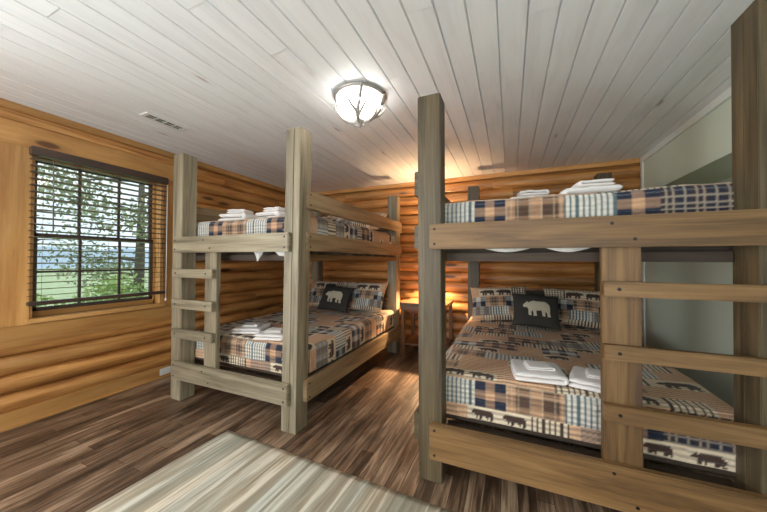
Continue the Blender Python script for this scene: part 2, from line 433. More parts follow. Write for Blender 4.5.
# window bay boards
def strucbox(name, b, m, grain=None, bev=0.003):
    o = bobj(name, b, m, None, grain, bev); tag(o, kind='structure'); return o
strucbox('trim_1', (XL-0.03, XL+0.012, 0.70, WY0, 0.76, 2.13), M_PINEBOARD, 2)
strucbox('trim_2', (XL-0.03, XL+0.012, WY1, 2.12, 0.76, 2.13), M_PINEBOARD, 2)
strucbox('trim_3', (XL-0.03, XL+0.008, 0.70, 2.12, 0.605, 0.76), M_PINEBOARD, 1)
strucbox('trim_4', (XL-0.03, XL+0.008, 0.70, 2.12, 2.13, 2.30), M_PINEBOARD, 1)
bm = bmesh.new(); uvl = bm.loops.layers.uv.verify()   # eased log edge between the header and the cornice
box(bm, XL-0.03, XL+0.004, 0.70, 2.12, 2.30, 2.39, grain=1, bev=0.012)
o = finish('trim_5', bm, M_PINE); tag(o, kind='structure')
strucbox('trim_6', (XL-0.03, XL+0.022, YN, YB-0.0, 2.385, HC), M_PINEBOARD, 1)
strucbox('trim_7', (XL, XR_, YB-0.022, YB+0.03, 2.385, HC), M_PINEBOARD, 0)
strucbox('baseboard_left', (XL-0.03, XL+0.006, YN, YB, 0.012, 0.125), M_PINEBOARD, 1)
bm = bmesh.new()
box(bm, XL-0.03, XL+0.018, YN, YB, 0.0, 0.014, grain=1, bev=0.004)
o = finish('trim_8', bm, M_PINEBOARD); tag(o, kind='structure')
strucbox('trim_9', (XR_-0.014, XR_, YN, YB-0.03, 2.375, HC), M_TRIMW, 1)
strucbox('trim_10', (XR_-0.014, XR_, YB-0.085, YB-0.03, 0, 2.375), M_TRIMW, 2)
strucbox('baseboard_right', (XR_-0.014, XR_, YN, YB-0.09, 0, 0.10), M_TRIMW, 1)

# floor
bm = bmesh.new(); uvl = bm.loops.layers.uv.verify()
vs = [bm.verts.new(p) for p in ((XL-0.1, YN-0.2, 0), (XR_+0.1, YN-0.2, 0), (XR_+0.1, YB+0.1, 0), (XL-0.1, YB+0.1, 0), (XL-0.1, YN-0.2, -0.1), (XR_+0.1, YN-0.2, -0.1), (XR_+0.1, YB+0.1, -0.1), (XL-0.1, YB+0.1, -0.1))]
for q in ((0, 1, 2, 3), (7, 6, 5, 4), (0, 4, 5, 1), (1, 5, 6, 2), (2, 6, 7, 3), (3, 7, 4, 0)):
    f = bm.faces.new([vs[i] for i in q])
    for lp in f.loops: lp[uvl].uv = (lp.vert.co.y+10, lp.vert.co.x+20)
o = finish('floor', bm, M_FLOOR); tag(o, kind='structure')

# ceiling boards with V grooves, running away from the camera
bm = bmesh.new(); uvl = bm.loops.layers.uv.verify()
PW = 0.1345; x = -0.32
while x > XL: x -= PW
x0 = x
while x0 < RX+0.1:
    joints = [YN-0.2]
    y = YN+random.uniform(0.5, 3.5)
    while y < YB-0.4: joints.append(y); y += random.uniform(2.2, 4.2)
    joints.append(YB+0.05)
    for a, b in zip(joints, joints[1:]):
        ou, ov = random.uniform(0, 50), random.uniform(0, 50)
        prof = [(0.0008, 0.014), (0.0060, 0.0), (PW-0.0060, 0.0), (PW-0.0008, 0.014)]
        dz = random.uniform(-0.0004, 0.0004)
        g = 0.001
        lo = [bm.verts.new((x0+p, a+g, HC+z+dz)) for p, z in prof]; hi = [bm.verts.new((x0+p, b-g, HC+z+dz)) for p, z in prof]
        for i in range(3):
            f = bm.faces.new((lo[i], hi[i], hi[i+1], lo[i+1]))
            for lp in f.loops: lp[uvl].uv = (lp.vert.co.y+ou, lp.vert.co.x+ov)
    x0 += PW
box(bm, XL-0.2, RX+0.2, YN-0.2, YB+0.2, HC+0.0142, HC+0.1, grain=1)
o = finish('ceiling', bm, M_CEIL); tag(o, kind='structure')

# ------------------------------------------------------------------ window
win = empty('window_1', (XL, (WY0+WY1)/2, WZ0)); tag(win, kind='structure')
def wchild(name, boxes, m, grain=None, bev=0.003, parent=win):
    bm = bmesh.new()
    for b in boxes:
        box(bm, b[0], b[1], b[2], b[3], b[4], b[5], grain=grain, bev=bev)
    o = finish(name, bm, m, parent)
    if parent is win: o.matrix_parent_inverse = Matrix.Translation(-Vector(win.location))
    return o
gx = XL-0.115
wchild('jamb', [(XL-0.16, XL+0.001, WY0-0.0, WY0+0.018, WZ0, WZ1), (XL-0.16, XL+0.001, WY1-0.018, WY1, WZ0, WZ1), (XL-0.16, XL+0.001, WY0, WY1, WZ1-0.018, WZ1)], M_PINEBOARD)
wchild('window_sill', [(XL-0.16, XL+0.03, WY0-0.02, WY1+0.02, WZ0-0.035, WZ0)], M_PINEBOARD, 1)
fw_ = 0.045
a0, a1 = WY0+0.018, WY1-0.018
zb, zt = WZ0, WZ1-0.018
wchild('window_frame', [(gx-0.03, gx+0.03, a0, a0+0.02, zb, zt), (gx-0.03, gx+0.03, a1-0.02, a1, zb, zt), (gx-0.03, gx+0.03, a0, a1, zt-0.02, zt), (gx-0.03, gx+0.03, a0, a1, zb, zb+0.045)], M_PINEBOARD)
def sash(name, z0, z1, dx):
    y0, y1 = a0+0.02, a1-0.02; s = 0.030
    bx = [(gx+dx-0.012, gx+dx+0.012, y0, y0+s, z0, z1), (gx+dx-0.012, gx+dx+0.012, y1-s, y1, z0, z1), (gx+dx-0.012, gx+dx+0.012, y0, y1, z0, z0+s), (gx+dx-0.012, gx+dx+0.012, y0, y1, z1-s, z1)]
    o = wchild(name, bx, M_SASH)
    mb = []
    for k in (1, 2): yy = y0+(y1-y0)*k/3; mb.append((gx+dx-0.008, gx+dx+0.008, yy-0.010, yy+0.010, z0+s, z1-s))
    zz = (z0+z1)/2; mb.append((gx+dx-0.0085, gx+dx+0.0085, y0+s, y1-s, zz-0.009, zz+0.009))
    wchild('muntin', mb, M_SASH, bev=0.001)
    wchild('pane', [(gx+dx-0.002, gx+dx+0.002, y0+s, y1-s, z0+s, z1-s)], M_GLASS, bev=0)
zm = 1.462
sash('lower_sash', zb+0.045, zm+0.016, 0.012)
sash('upper_sash', zm-0.016, zt-0.02, -0.014)

bl = empty('window_blind', (XL+0.03, 1.51, 0.9))
tag(bl, 'dark brown slatted blind hanging open over the window, with a wand', 'blind')
def bch(name, b, m, grain=1, bev=0.002, rot=0.0, parent=bl):
    cx, cy, cz = (b[0]+b[1])/2, (b[2]+b[3])/2, (b[4]+b[5])/2
    bm = bmesh.new(); box(bm, b[0]-cx, b[1]-cx, b[2]-cy, b[3]-cy, b[4]-cz, b[5]-cz, grain=grain, bev=bev)
    o = finish(name, bm, m, parent, loc=Vector((cx, cy, cz))-Vector(bl.location)); o.rotation_euler = (0, rot, 0)
    return o
M_VAL = wood('dark_valance', (0.085, 0.055, 0.042), (0.065, 0.04, 0.03), (0.045, 0.027, 0.02), rough=0.4, knots=0.0001, bump=0.05)
bch('valance', (XL+0.006, XL+0.068, 1.014, 2.002, 2.074, 2.138), M_VAL, bev=0.004)
z = 2.046; k = 0
slat0 = None
while z > 0.955:
    if slat0 is None: slat0 = bch('slat', (XL+0.006, XL+0.056, 1.017, 1.999, z-0.0014, z+0.0014), M_SLAT, bev=0.0008, rot=math.radians(-9))
    else:
        s = slat0.copy(); col.objects.link(s); s.location.z = z-bl.location.z; s.rotation_euler = (0, math.radians(-9+random.uniform(-1, 1)), 0)
    z -= 0.0508
bch('bottom_rail', (XL+0.006, XL+0.058, 1.016, 2.000, 0.905, 0.935), M_VAL, bev=0.004)
for yy in (1.09, 1.51, 1.93):
    bm = bmesh.new(); tube(bm, [(XL+0.030, yy, 2.05), (XL+0.030, yy, 0.92)], 0.0012, 6)
    o = finish('cord', bm, M_SLAT, bl); o.location = -Vector(bl.location)
bm = bmesh.new(); tube(bm, [(XL+0.075, 1.127, 2.06), (XL+0.078, 1.13, 1.85), (XL+0.076, 1.133, 1.49)], 0.0045, 8)
o = finish('wand', bm, M_SLAT, bl, True); o.location = -Vector(bl.location)
bm = bmesh.new(); tube(bm, [(XL+0.073, 1.985, 2.06), (XL+0.073, 1.985, 0.86)], 0.0035, 8)
lathe(bm, [(0, 0), (0.008, -0.004), (0.009, -0.03), (0, -0.034)], 10, (XL+0.073, 1.985, 0.86))
o = finish('pull_cord', bm, M_TRIMW, bl, True); o.location = -Vector(bl.location)

# outside: meadow, hills, shrubs and trees
bm = bmesh.new()
rng = random.Random(3)
n = 30
g = [[bm.verts.new((-3.6-150*(i/n)**1.6, -70+170*j/n, -0.35-1.6*(i/n)+0.5*noise.noise(Vector((i*.5, j*.5, 0))))) for j in range(n+1)] for i in range(n+1)]
for i in range(n):
    for j in range(n): bm.faces.new((g[i][j], g[i][j+1], g[i+1][j+1], g[i+1][j]))
o = finish('meadow_ground', bm, M_GRASS, smooth=True); tag(o, kind='structure')
bm = bmesh.new()
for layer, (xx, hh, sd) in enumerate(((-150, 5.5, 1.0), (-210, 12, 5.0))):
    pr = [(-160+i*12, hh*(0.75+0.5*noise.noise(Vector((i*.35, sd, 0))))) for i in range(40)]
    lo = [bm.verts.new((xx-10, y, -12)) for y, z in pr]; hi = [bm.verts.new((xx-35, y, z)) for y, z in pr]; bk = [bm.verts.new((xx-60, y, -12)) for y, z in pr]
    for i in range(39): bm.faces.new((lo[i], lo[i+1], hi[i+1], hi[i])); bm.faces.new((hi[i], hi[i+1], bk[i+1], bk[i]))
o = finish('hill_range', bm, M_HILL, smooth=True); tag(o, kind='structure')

def leaves(bm, c, rad, n, size, rng, flat_=1.0):
    for _ in range(n):
        d = Vector((rng.gauss(0, 1), rng.gauss(0, 1), rng.gauss(0, 1))).normalized()*rng.random()**0.45
        p = Vector(c)+Vector((d.x*rad[0], d.y*rad[1], d.z*rad[2]))
        a = Vector((rng.gauss(0, 1), rng.gauss(0, 1), rng.gauss(0, 1))).normalized(); b = a.orthogonal().normalized()
        s = size*rng.uniform(0.6, 1.3)
        bm.faces.new([bm.verts.new(p+q) for q in (a*s, b*s*0.5, -a*s, -b*s*0.5)])
def tree(x, y, zb, h, crown, label, nleaf, lean=0.0):
    t = empty('tree', (x, y, zb)); tag(t, label, 'tree', )
    rng = random.Random(int(x*31+y*17))
    bm = bmesh.new()
    tube(bm, [(0, 0, 0), (lean*.3, 0.05, h*.4), (lean, 0, h*.95)], [0.15, 0.11, 0.03], 10)
    br = []
    for k in range(9):
        z = h*(0.32+0.6*k/9); a = rng.uniform(0, 2*PI); L = crown[0]*rng.uniform(.5, .95)
        e = Vector((lean*z/h+math.cos(a)*L, math.sin(a)*L, z+L*rng.uniform(-.1, .35)))
        tube(bm, [(lean*z/h, 0, z), e*0.5+Vector((lean*z/h, 0, z))*0.5+Vector((0, 0, .06)), e], [0.045, 0.03, 0.01], 6)
        br.append(e)
    finish('trunk', bm, M_BARK, t, True)
    bm = bmesh.new()
    for e in br: leaves(bm, e, (crown[0]*.5, crown[0]*.5, crown[1]*.16), nleaf//7, 0.06, rng)
    finish('foliage', bm, M_LEAF, t)
    return t
tree(-8.2, 1.4, -1.2, 6.4, (1.9, 3.6), 'leafy tree nearest the window, its boughs filling the upper panes', 2600)
tree(-9.6, 4.9, -1.3, 6.6, (2.0, 3.4), 'tree with a thin trunk beyond the right part of the window', 2600, 0.2)
tree(-14.5, 3.6, -1.6, 7.5, (2.3, 3.8), 'more distant tree behind the two nearer ones outside the window', 2200)
for i, (x, y, s, lb) in enumerate(((-7.0, 1.75, 0.85, 'bright green shrub outside, low in the left window panes'), (-7.6, 3.7, 0.95, 'bright green shrub outside, low in the middle window panes'), (-8.4, 5.7, 1.0, 'bright green shrub outside, low in the right window panes'))):
    bm = bmesh.new(); r_ = random.Random(50+i)
    for k in range(5): leaves(bm, (r_.uniform(-.4, .4), r_.uniform(-.4, .4), s*0.75+r_.uniform(-.1, .1)), (0.5, 0.55, s*0.7), 420, 0.05, r_)
    for k in range(6): tube(bm, [(0.1*k-.3, 0, -0.15), (r_.uniform(-.5, .5), r_.uniform(-.6, .6), s)], [0.02, 0.008], 5)
    o = finish('shrub', bm, M_SHRUB, loc=(x, y, -0.45)); tag(o, lb, 'shrub')

# ------------------------------------------------------------------ bunk beds
def bolts(rail, pts, axis, r=0.0075):
    """dark bolt heads as sub-parts of a rail; axis is the outward normal"""
    ax = Vector(axis)
    for p in pts:
        bm = bmesh.new(); tube(bm, [Vector(p)-ax*0.012, Vector(p)+ax*0.0015], r, 12)
        finish('bolt', bm, M_BOLT, rail)

def grooved_post(x0, x1, y0, y1, h, lean, groove=None):
    """square post; a groove shows the joint of its two laminated halves"""
    bm = bmesh.new()
    if not groove: box(bm, x0, x1, y0, y1, 0, h, grain=2, bev=0.005, lean=lean); return bm
    g = 0.0012
    if groove == 'x':
        c = x0+(x1-x0)*0.56
        box(bm, x0, c-g, y0, y1, 0, h, grain=2, bev=0.003, lean=lean); box(bm, c+g, x1, y0, y1, 0, h, grain=2, bev=0.003, lean=lean)
        box(bm, x0+.01, x1-.01, y0+.006, y1-.006, 0.004, h-.006, grain=2, lean=lean)
    else:
        c = y0+(y1-y0)*0.5
        box(bm, x0, x1, y0, c-g, 0, h, grain=2, bev=0.003, lean=lean); box(bm, x0, x1, c+g, y1, 0, h, grain=2, bev=0.003, lean=lean)
        box(bm, x0+.006, x1-.006, y0+.01, y1-.01, 0.004, h-.006, grain=2, lean=lean)
    return bm

P = 0.135
def bunk(loc, label, mw, X0, X1, YF, YBK, H, rail_m, zl, stile, rungs, left, leans, xback1, hback, grooves):
    t = empty('bunk_bed', loc); tag(t, label, 'bunk bed')
    org = -Vector(loc)
    def add(o): o.location = org; return o
    F, Bk = (YF, YF+P), (YBK, YBK+P)
    PD = P if left else P+0.022
    posts = [(X0, X0+P, F, H[0], leans[0], grooves[0]), (X1-P, X1, (YF, YF+PD), H[1], leans[1], grooves[1]), (X0, X0+P, Bk, hback[0], 0, None), (xback1-P, xback1, Bk, hback[1], 0, None)]
    for a, b, y, h, ln, gr in posts:
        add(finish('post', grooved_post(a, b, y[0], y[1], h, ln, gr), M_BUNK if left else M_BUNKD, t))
    T = 0.04
    def rail(name, b, m, bl=None, axis=None):
        o = add(bobj(name, b, m, t, bev=0.005))
        if bl: bolts(o, bl, axis)
        return o
    # end rails, foot and head
    fx0, fx1 = X0+0.07, X1-0.045 if left else X1-0.02
    zz = [(zl['up0'], zl['up1']), (zl['lo0'], zl['lo1'])]
    for za, zb_ in zz:
        pts = []
        for px in (fx0+0.03, fx1-0.035):
            pts += [(px, YF-T, zb_-0.03), (px, YF-T, za+0.03)]
        pts += [(stile[0]+0.03, YF-T, zb_-0.035), (stile[1]-0.035, YF-T, za+0.035)]
        rail('end_rail', (fx0, fx1, YF-T, YF, za, zb_), rail_m['end'], pts, (0, -1, 0))
        rail('end_rail', (X0+0.03, xback1-0.03, YBK+P, YBK+P+T, za, zb_), M_BUNK)
    for za, zb_ in ((0.545, 0.70), (0.79, 0.905)): rail('head_board', (X0+0.03, xback1-0.03, YBK+P, YBK+P+T, za, zb_), rail_m['side'])
    rail('head_board', (X0+0.03, xback1-0.03, YBK+P, YBK+P+T, 1.655, 1.79), M_BUNK)
    # side rails: bed frames and guard rails, bolted to the outside of the posts
    y0, y1 = YF+0.075, YBK+P-0.03
    for sx, xa, xb in ((-1, X0-T, X0), (1, X1, X1+T)):
        for nm, za, zb_ in (('guard_rail', zl['g0'], zl['g1']), ('side_rail', 1.333, 1.472), ('side_rail', zl['s0'], zl['s1'])):
            if not left and sx == -1: ya = YF+0.03
            else: ya = y0
            if nm == 'guard_rail' and sx == 1 and not left: continue
            xo = xa if sx < 0 else xb
            pts = [(xo, yy, zq) for yy in (ya+0.035, y1-0.035) for zq in (za+0.03, zb_-0.03)]
            rail(nm, (xa, xb, ya, y1, za, zb_), rail_m['side'], pts, (sx, 0, 0))
    # decks and slats
    for zd in (zl['d0'], 1.345):
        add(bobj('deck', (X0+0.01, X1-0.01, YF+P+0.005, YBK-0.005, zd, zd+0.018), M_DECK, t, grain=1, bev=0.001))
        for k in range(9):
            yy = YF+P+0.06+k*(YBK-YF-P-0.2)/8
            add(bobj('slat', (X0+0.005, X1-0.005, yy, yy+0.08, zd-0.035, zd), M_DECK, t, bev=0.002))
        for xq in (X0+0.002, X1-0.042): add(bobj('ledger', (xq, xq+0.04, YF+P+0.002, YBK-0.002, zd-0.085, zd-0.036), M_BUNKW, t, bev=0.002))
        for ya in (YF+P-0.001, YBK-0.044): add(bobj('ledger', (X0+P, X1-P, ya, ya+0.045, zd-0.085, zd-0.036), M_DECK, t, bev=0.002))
    # ladder
    add(bobj('ladder_stile', (stile[0], stile[1], YF, YF+0.042, zl['lo0']+0.02, zl['up0']+0.03), rail_m['stile'], t, bev=0.004))
    rx0, rx1 = rungs['x']
    for za, zb_ in rungs['z']:
        o = add(bobj('rung', (rx0, rx1, YF-T, YF, za, zb_), rail_m['rung'], t, bev=0.004))
        bolts(o, [((stile[0]+stile[1])/2-0.01 if left else stile[0]+0.055, YF-T, (za+zb_)/2), (rx0+0.05 if left else rx1-0.05, YF-T, (za+zb_)/2)], (0, -1, 0), 0.008)
    return t

ZL = dict(up0=1.327, up1=1.466, lo0=0.208, lo1=0.362, g0=1.652, g1=1.792, s0=0.205, s1=0.365, d0=0.335)
bunk((-2.14, 2.85, 0), 'grey-brown timber bunk bed beside the window, narrower ladder on its left', 1.36, -2.85, -1.43, 1.735, 3.80, (2.235, 2.24),
     dict(end=M_BUNK, side=M_BUNKL, stile=M_BUNK, rung=M_BUNK), ZL, (-2.41, -2.265), dict(x=(-2.79, -2.268), z=((1.108, 1.184), (0.832, 0.914), (0.572, 0.650))), True,
     (0.0, 0.03), -1.43, (2.16, 2.165), (None, 'x'))
ZR = dict(up0=1.327, up1=1.470, lo0=0.150, lo1=0.346, g0=1.652, g1=1.800, s0=0.20, s1=0.36, d0=0.315)
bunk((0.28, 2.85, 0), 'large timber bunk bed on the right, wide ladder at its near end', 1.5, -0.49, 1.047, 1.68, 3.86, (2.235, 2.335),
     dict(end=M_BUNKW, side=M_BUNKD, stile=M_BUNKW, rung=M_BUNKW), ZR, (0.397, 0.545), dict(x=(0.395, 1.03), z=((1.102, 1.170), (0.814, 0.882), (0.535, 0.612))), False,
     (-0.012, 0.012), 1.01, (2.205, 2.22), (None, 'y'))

# ------------------------------------------------------------------ bedding
BEAR = [(0, .62), (.06, .72), (.15, .78), (.19, .88), (.26, .87), (.31, .82), (.42, .90), (.58, .97), (.75, .93), (.95, .92), (1.15, .94), (1.32, .88), (1.44, .72), (1.47, .5), (1.44, .25), (1.48, .03), (1.31, 0), (1.28, .2), (1.21, .32), (1.17, .15), (1.19, .02), (1.03, .02), (1.02, .2), (.98, .38), (.85, .34), (.73, .34), (.71, .2), (.75, .02), (.58, 0), (.56, .2), (.51, .36), (.45, .2), (.47, .03), (.31, .03), (.30, .25), (.28, .45), (.20, .52), (.10, .50), (.02, .53)]
def in_bear(x, y):
    if not (0 <= x <= 1.48 and 0 <= y <= 1): return False
    c = False; j = len(BEAR)-1
    for i in range(len(BEAR)):
        xi, yi = BEAR[i]; xj, yj = BEAR[j]
        if (yi > y) != (yj > y) and x < (xj-xi)*(y-yi)/(yj-yi)+xi: c = not c
        j = i
    return c
CREAM, PEACH, NAVY, BROWN, WHITE, GREY, TEAL = (.70, .59, .43), (.60, .36, .21), (.012, .019, .042), (.055, .028, .020), (.66, .63, .56), (.22, .19, .17), (.09, .14, .155)
def mixc(a, b, t): return tuple(p+(q-p)*t for p, q in zip(a, b))
def patch(kind, u, v, w, h):
    """colour of a patch at u, v inside a w x h block"""
    if kind == 'bear':
        n = max(1, round(w/0.165)); cw = w/n; uu = (u % cw)
        sy = h*0.72; sx = min((cw-0.016)/1.5, sy*1.35)
        return BROWN if in_bear((uu-(cw-1.48*sx)/2)/sx, (v-(h-sy)*0.35)/sy) else (CREAM if (v > .008 and v < h-.006) else PEACH)
    if kind == 'moose':
        n = max(1, round(w/0.14)); cw = w/n; uu = (u % cw)/cw
        return BROWN if in_bear(uu*1.7-.1, v/h*1.15-.1) else PEACH
    if kind == 'check' or kind == 'checkw':
        a, b = int(u/0.056) % 2 == 0, int(v/(h/3 if h > .12 else h/2)) % 2 == 0
        lt = PEACH if kind == 'check' else WHITE
        return NAVY if (a and b) else (lt if not (a or b) else mixc(NAVY, lt, .42))
    if kind == 'stripe': return TEAL if (u % 0.027) < 0.010 else WHITE
    if kind == 'cstripe': return BROWN if (u % 0.028) < 0.010 else CREAM
    if kind == 'plaid':
        a, b = (u % 0.13), (v % 0.10)
        c = mixc(BROWN, PEACH, 0.06+(.45 if a < .055 else 0)+(.35 if b < .035 else 0))
        if (u % 0.03) < 0.007 or (v % 0.035) < 0.006: c = mixc(c, CREAM, .28)
        return c
    if kind == 'dark':
        c = mixc(NAVY, BROWN, .5 if (u % .11) < .06 else .1)
        if (u % 0.022) < 0.005 or (v % 0.03) < 0.005: c = mixc(c, CREAM, .4)
        return c
    if kind == 'grey':
        c = mixc(GREY, WHITE, .5 if (u % .10) < .05 else .05)
        if (u % 0.02) < 0.006 or (v % 0.02) < 0.006: c = mixc(c, BROWN, .5)
        return c
    if kind == 'tick': return mixc(BROWN, PEACH, .75) if (int(u/.012)+int(v/.012)) % 2 else GREY
    return mixc(PEACH, CREAM, .2 if (u % .02) < .01 else .0)   # tan
def layout(seed):
    r = random.Random(seed)
    rows = [(0.085, [('tan', .42), ('bear', .34), ('cstripe', .18), ('tan', .05), ('tick', .22), ('bear', .36), ('cstripe', .5)]),
            (0.150, [('dark', .19), ('stripe', .275), ('check', .168), ('plaid', .29), ('stripe', .23), ('check', .168), ('dark', .30), ('plaid', .4)])]
    kinds = [['bear', 'cstripe', 'bear', 'tan', 'tan'], ['grey', 'check', 'stripe', 'checkw', 'tan', 'plaid', 'tan']]
    k = 0
    while sum(q[0] for q in rows) < 2.6:
        ks = kinds[k % 2]; blocks = []; tot = 0; last = None
        while tot < 2.1:
            w = r.choice([.168, .24, .30, .34]); kd = r.choice([q for q in ks if q != last]); last = kd
            blocks.append((kd, w)); tot += w
        rows.append((r.choice([.115, .13]) if k % 2 == 0 else r.choice([.15, .168]), blocks)); k += 1
    return rows
def sampler(rows):
    tops = []; t = 0
    for h, bl_ in rows:
        xs = []; x = 0
        for kd, w in bl_: xs.append((x, w, kd)); x += w
        tops.append((t, h, xs)); t += h
    def f(u, v):
        for t0, h, xs in tops:
            if t0 <= v < t0+h:
                for x0, w, kd in xs:
                    if x0 <= u < x0+w: return patch(kd, u-x0, v-t0, w, h)
        return PEACH
    return f

def quilt_mesh(name, W, L, dropF, dropS, seed, step=0.0085, H=0.0):
    """quilt lying with its top at z=0 from y=0 (foot) to y=L, hanging dropF at the foot and dropS at both sides"""
    R = 0.055
    f = sampler(layout(seed))
    nu = int((W+2*dropS)/step); nv = int((L+dropF)/step)
    us = np.linspace(-(W/2+dropS), W/2+dropS, nu+1); vs = np.linspace(-dropF, L, nv+1)
    verts = []; cols = []; uvs = []
    def fold(d):       # arc length d past the start of the rounding -> (out, down)
        if d <= 0: return 0.0, 0.0
        a = R*PI/2
        if d < a: return R*math.sin(d/R), R*(1-math.cos(d/R))
        return R, R+(d-a)
    for v in vs:
        for u in us:
            dx = abs(u)-(W/2-R); dy = (R-v); dx = max(dx, 0); dy = max(dy, 0)
            sx = 1 if u > 0 else -1
            bx, by = min(abs(u), W/2-R)*sx, max(v, R)
            if dx > 0 and dy > 0:
                d = max(dx, dy); ang = math.atan2(dy, dx); o_, dn = fold(d)
                x = bx+sx*o_*math.cos(ang); y = by-o_*math.sin(ang); z = -dn
            else:
                o_, dn = fold(max(dx, dy)); x, y, z = bx, by, -dn
                if dx > 0: x = bx+sx*o_
                if dy > 0: y = by-o_
            top = min(1, max(0, 1+z/0.08))
            nz = noise.noise(Vector((u*3.1+seed, v*3.1, 0)))*0.010+noise.noise(Vector((u*9+seed, v*9, 4)))*0.004
            z += nz*top
            side = noise.noise(Vector((u*6, v*6, 9+seed)))*0.006*(1-top)
            if dx > dy: x -= sx*abs(side)
            elif dy > 0: y += abs(side)
            if z < -0.12: z += 0.010*noise.noise(Vector((u*4, v*4, seed)))
            verts.append((x, y, z))
            cols.append(f(u+W/2+dropS-max(0, dropS-0.19), v+dropF) if False else f(u+W/2+dropS, v+dropF)); uvs.append((u, v))
    nx = nu+1
    faces = [(j*nx+i, j*nx+i+1, (j+1)*nx+i+1, (j+1)*nx+i) for j in range(nv) for i in range(nu)]
    me = bpy.data.meshes.new(name); me.from_pydata(verts, [], faces)
    ca = me.color_attributes.new('Col', 'FLOAT_COLOR', 'POINT')
    arr = np.ones((len(verts), 4), dtype=np.float32); arr[:, :3] = np.array(cols, dtype=np.float32)
    ca.data.foreach_set('color', arr.ravel())
    ul = me.uv_layers.new(name='UVMap'); li = np.zeros(len(me.loops), dtype=np.int32); me.loops.foreach_get('vertex_index', li)
    ul.data.foreach_set('uv', np.array(uvs, dtype=np.float32)[li].ravel())
    me.polygons.foreach_set('use_smooth', [True]*len(faces))
    me.materials.append(M_QUILT)
    return me

def mattress(name, x0, x1, y0, y1, z0, z1, label):
    bm = bmesh.new(); box(bm, x0, x1, y0, y1, z0, z1, bev=0.05)
    for f in bm.faces: f.smooth = True
    o = finish(name, bm, M_MATT); tag(o, label, 'mattress')
    return o
def put_quilt(me, loc, label):
    o = bpy.data.objects.new('quilt', me); col.objects.link(o); o.location = loc
    s = o.modifiers.new('thickness', 'SOLIDIFY'); s.thickness = 0.008; s.offset = -1
    tag(o, label, 'quilt'); return o

LW, LX = 1.375, -2.14
RW, RXc = 1.474, 0.271
LY0, LY1, RY0, RY1 = 1.876, 3.79, 1.822, 3.852
TOPL, TOPU = 0.585, 1.628
mattress('mattress', LX-LW/2+.014, LX+LW/2-.014, LY0+.014, LY1, 0.355, TOPL-.014, 'mattress under the quilt on the lower bunk beside the window')
mattress('mattress', LX-LW/2+.014, LX+LW/2-.014, LY0+.014, LY1, 1.365, TOPU-.014, 'mattress under the quilt on the upper bunk beside the window')
mattress('mattress', RXc-RW/2+.014, RXc+RW/2-.014, RY0+.014, RY1, 0.335, TOPL-.024, 'mattress under the quilt on the lower bunk of the right bed')
mattress('mattress', RXc-RW/2+.014, RXc+RW/2-.014, RY0+.014, RY1, 1.365, TOPU-.014, 'mattress under the quilt on the upper bunk of the right bed')
put_quilt(quilt_mesh('quilt_narrow', LW, LY1-LY0-.01, 0.215, 0.19, 12), (LX, LY0, TOPL), 'patchwork bear quilt on the lower bunk beside the window')
put_quilt(quilt_mesh('quilt_narrow_upper', LW, LY1-LY0-.01, 0.215, 0.19, 5), (LX, LY0, TOPU), 'patchwork bear quilt on the upper bunk beside the window')
put_quilt(quilt_mesh('quilt_wide', RW, RY1-RY0-.01, 0.225, 0.19, 21), (RXc, RY0, TOPL-.01), 'patchwork bear quilt on the lower bunk of the right bed')
put_quilt(quilt_mesh('quilt_wide_upper', RW, RY1-RY0-.01, 0.215, 0.19, 33), (RXc, RY0, TOPU), 'patchwork bear quilt on the upper bunk of the right bed')

# sheets peeping out below the upper rails
def sheet_hang(spans, y, label):
    bm = bmesh.new()
    for x0, x1, z1, shape in spans:
        n = 24; top = []; bot = []
        for i in range(n+1):
            s = i/n
            d = {'tri': 1-abs(2*s-1), 'bow': math.sin(PI*s), 'fall': s**0.6*0.9+0.1*math.sin(6*s)}[shape]
            yy = y+0.006*math.sin(9*s)
            top.append(bm.verts.new((x0+(x1-x0)*s, yy, 1.345))); bot.append(bm.verts.new((x0+(x1-x0)*s, yy-0.004, 1.335+(z1-1.335)*d)))
        for i in range(n): bm.faces.new((bot[i], bot[i+1], top[i+1], top[i]))
    o = finish('bed_sheet', bm, M_SHEET, smooth=True)
    s = o.modifiers.new('thickness', 'SOLIDIFY'); s.thickness = 0.003
    tag(o, label, 'sheet'); return o
for sp, y_, lb_ in (((-1.905, -1.80, 1.248, 'tri'), 1.785, 'pointed white sheet corner hanging below the upper rail of the window bed'),
                    ((-1.68, -1.565, 1.272, 'fall'), 1.785, 'white sheet fold beside the front post under the upper rail of the window bed'),
                    ((-0.14, 0.11, 1.312, 'bow'), 1.80, 'left sag of white sheet under the upper rail of the right bed'),
                    ((0.17, 0.39, 1.310, 'bow'), 1.80, 'right sag of white sheet under the upper rail of the right bed')):
    sheet_hang([sp], y_, lb_)

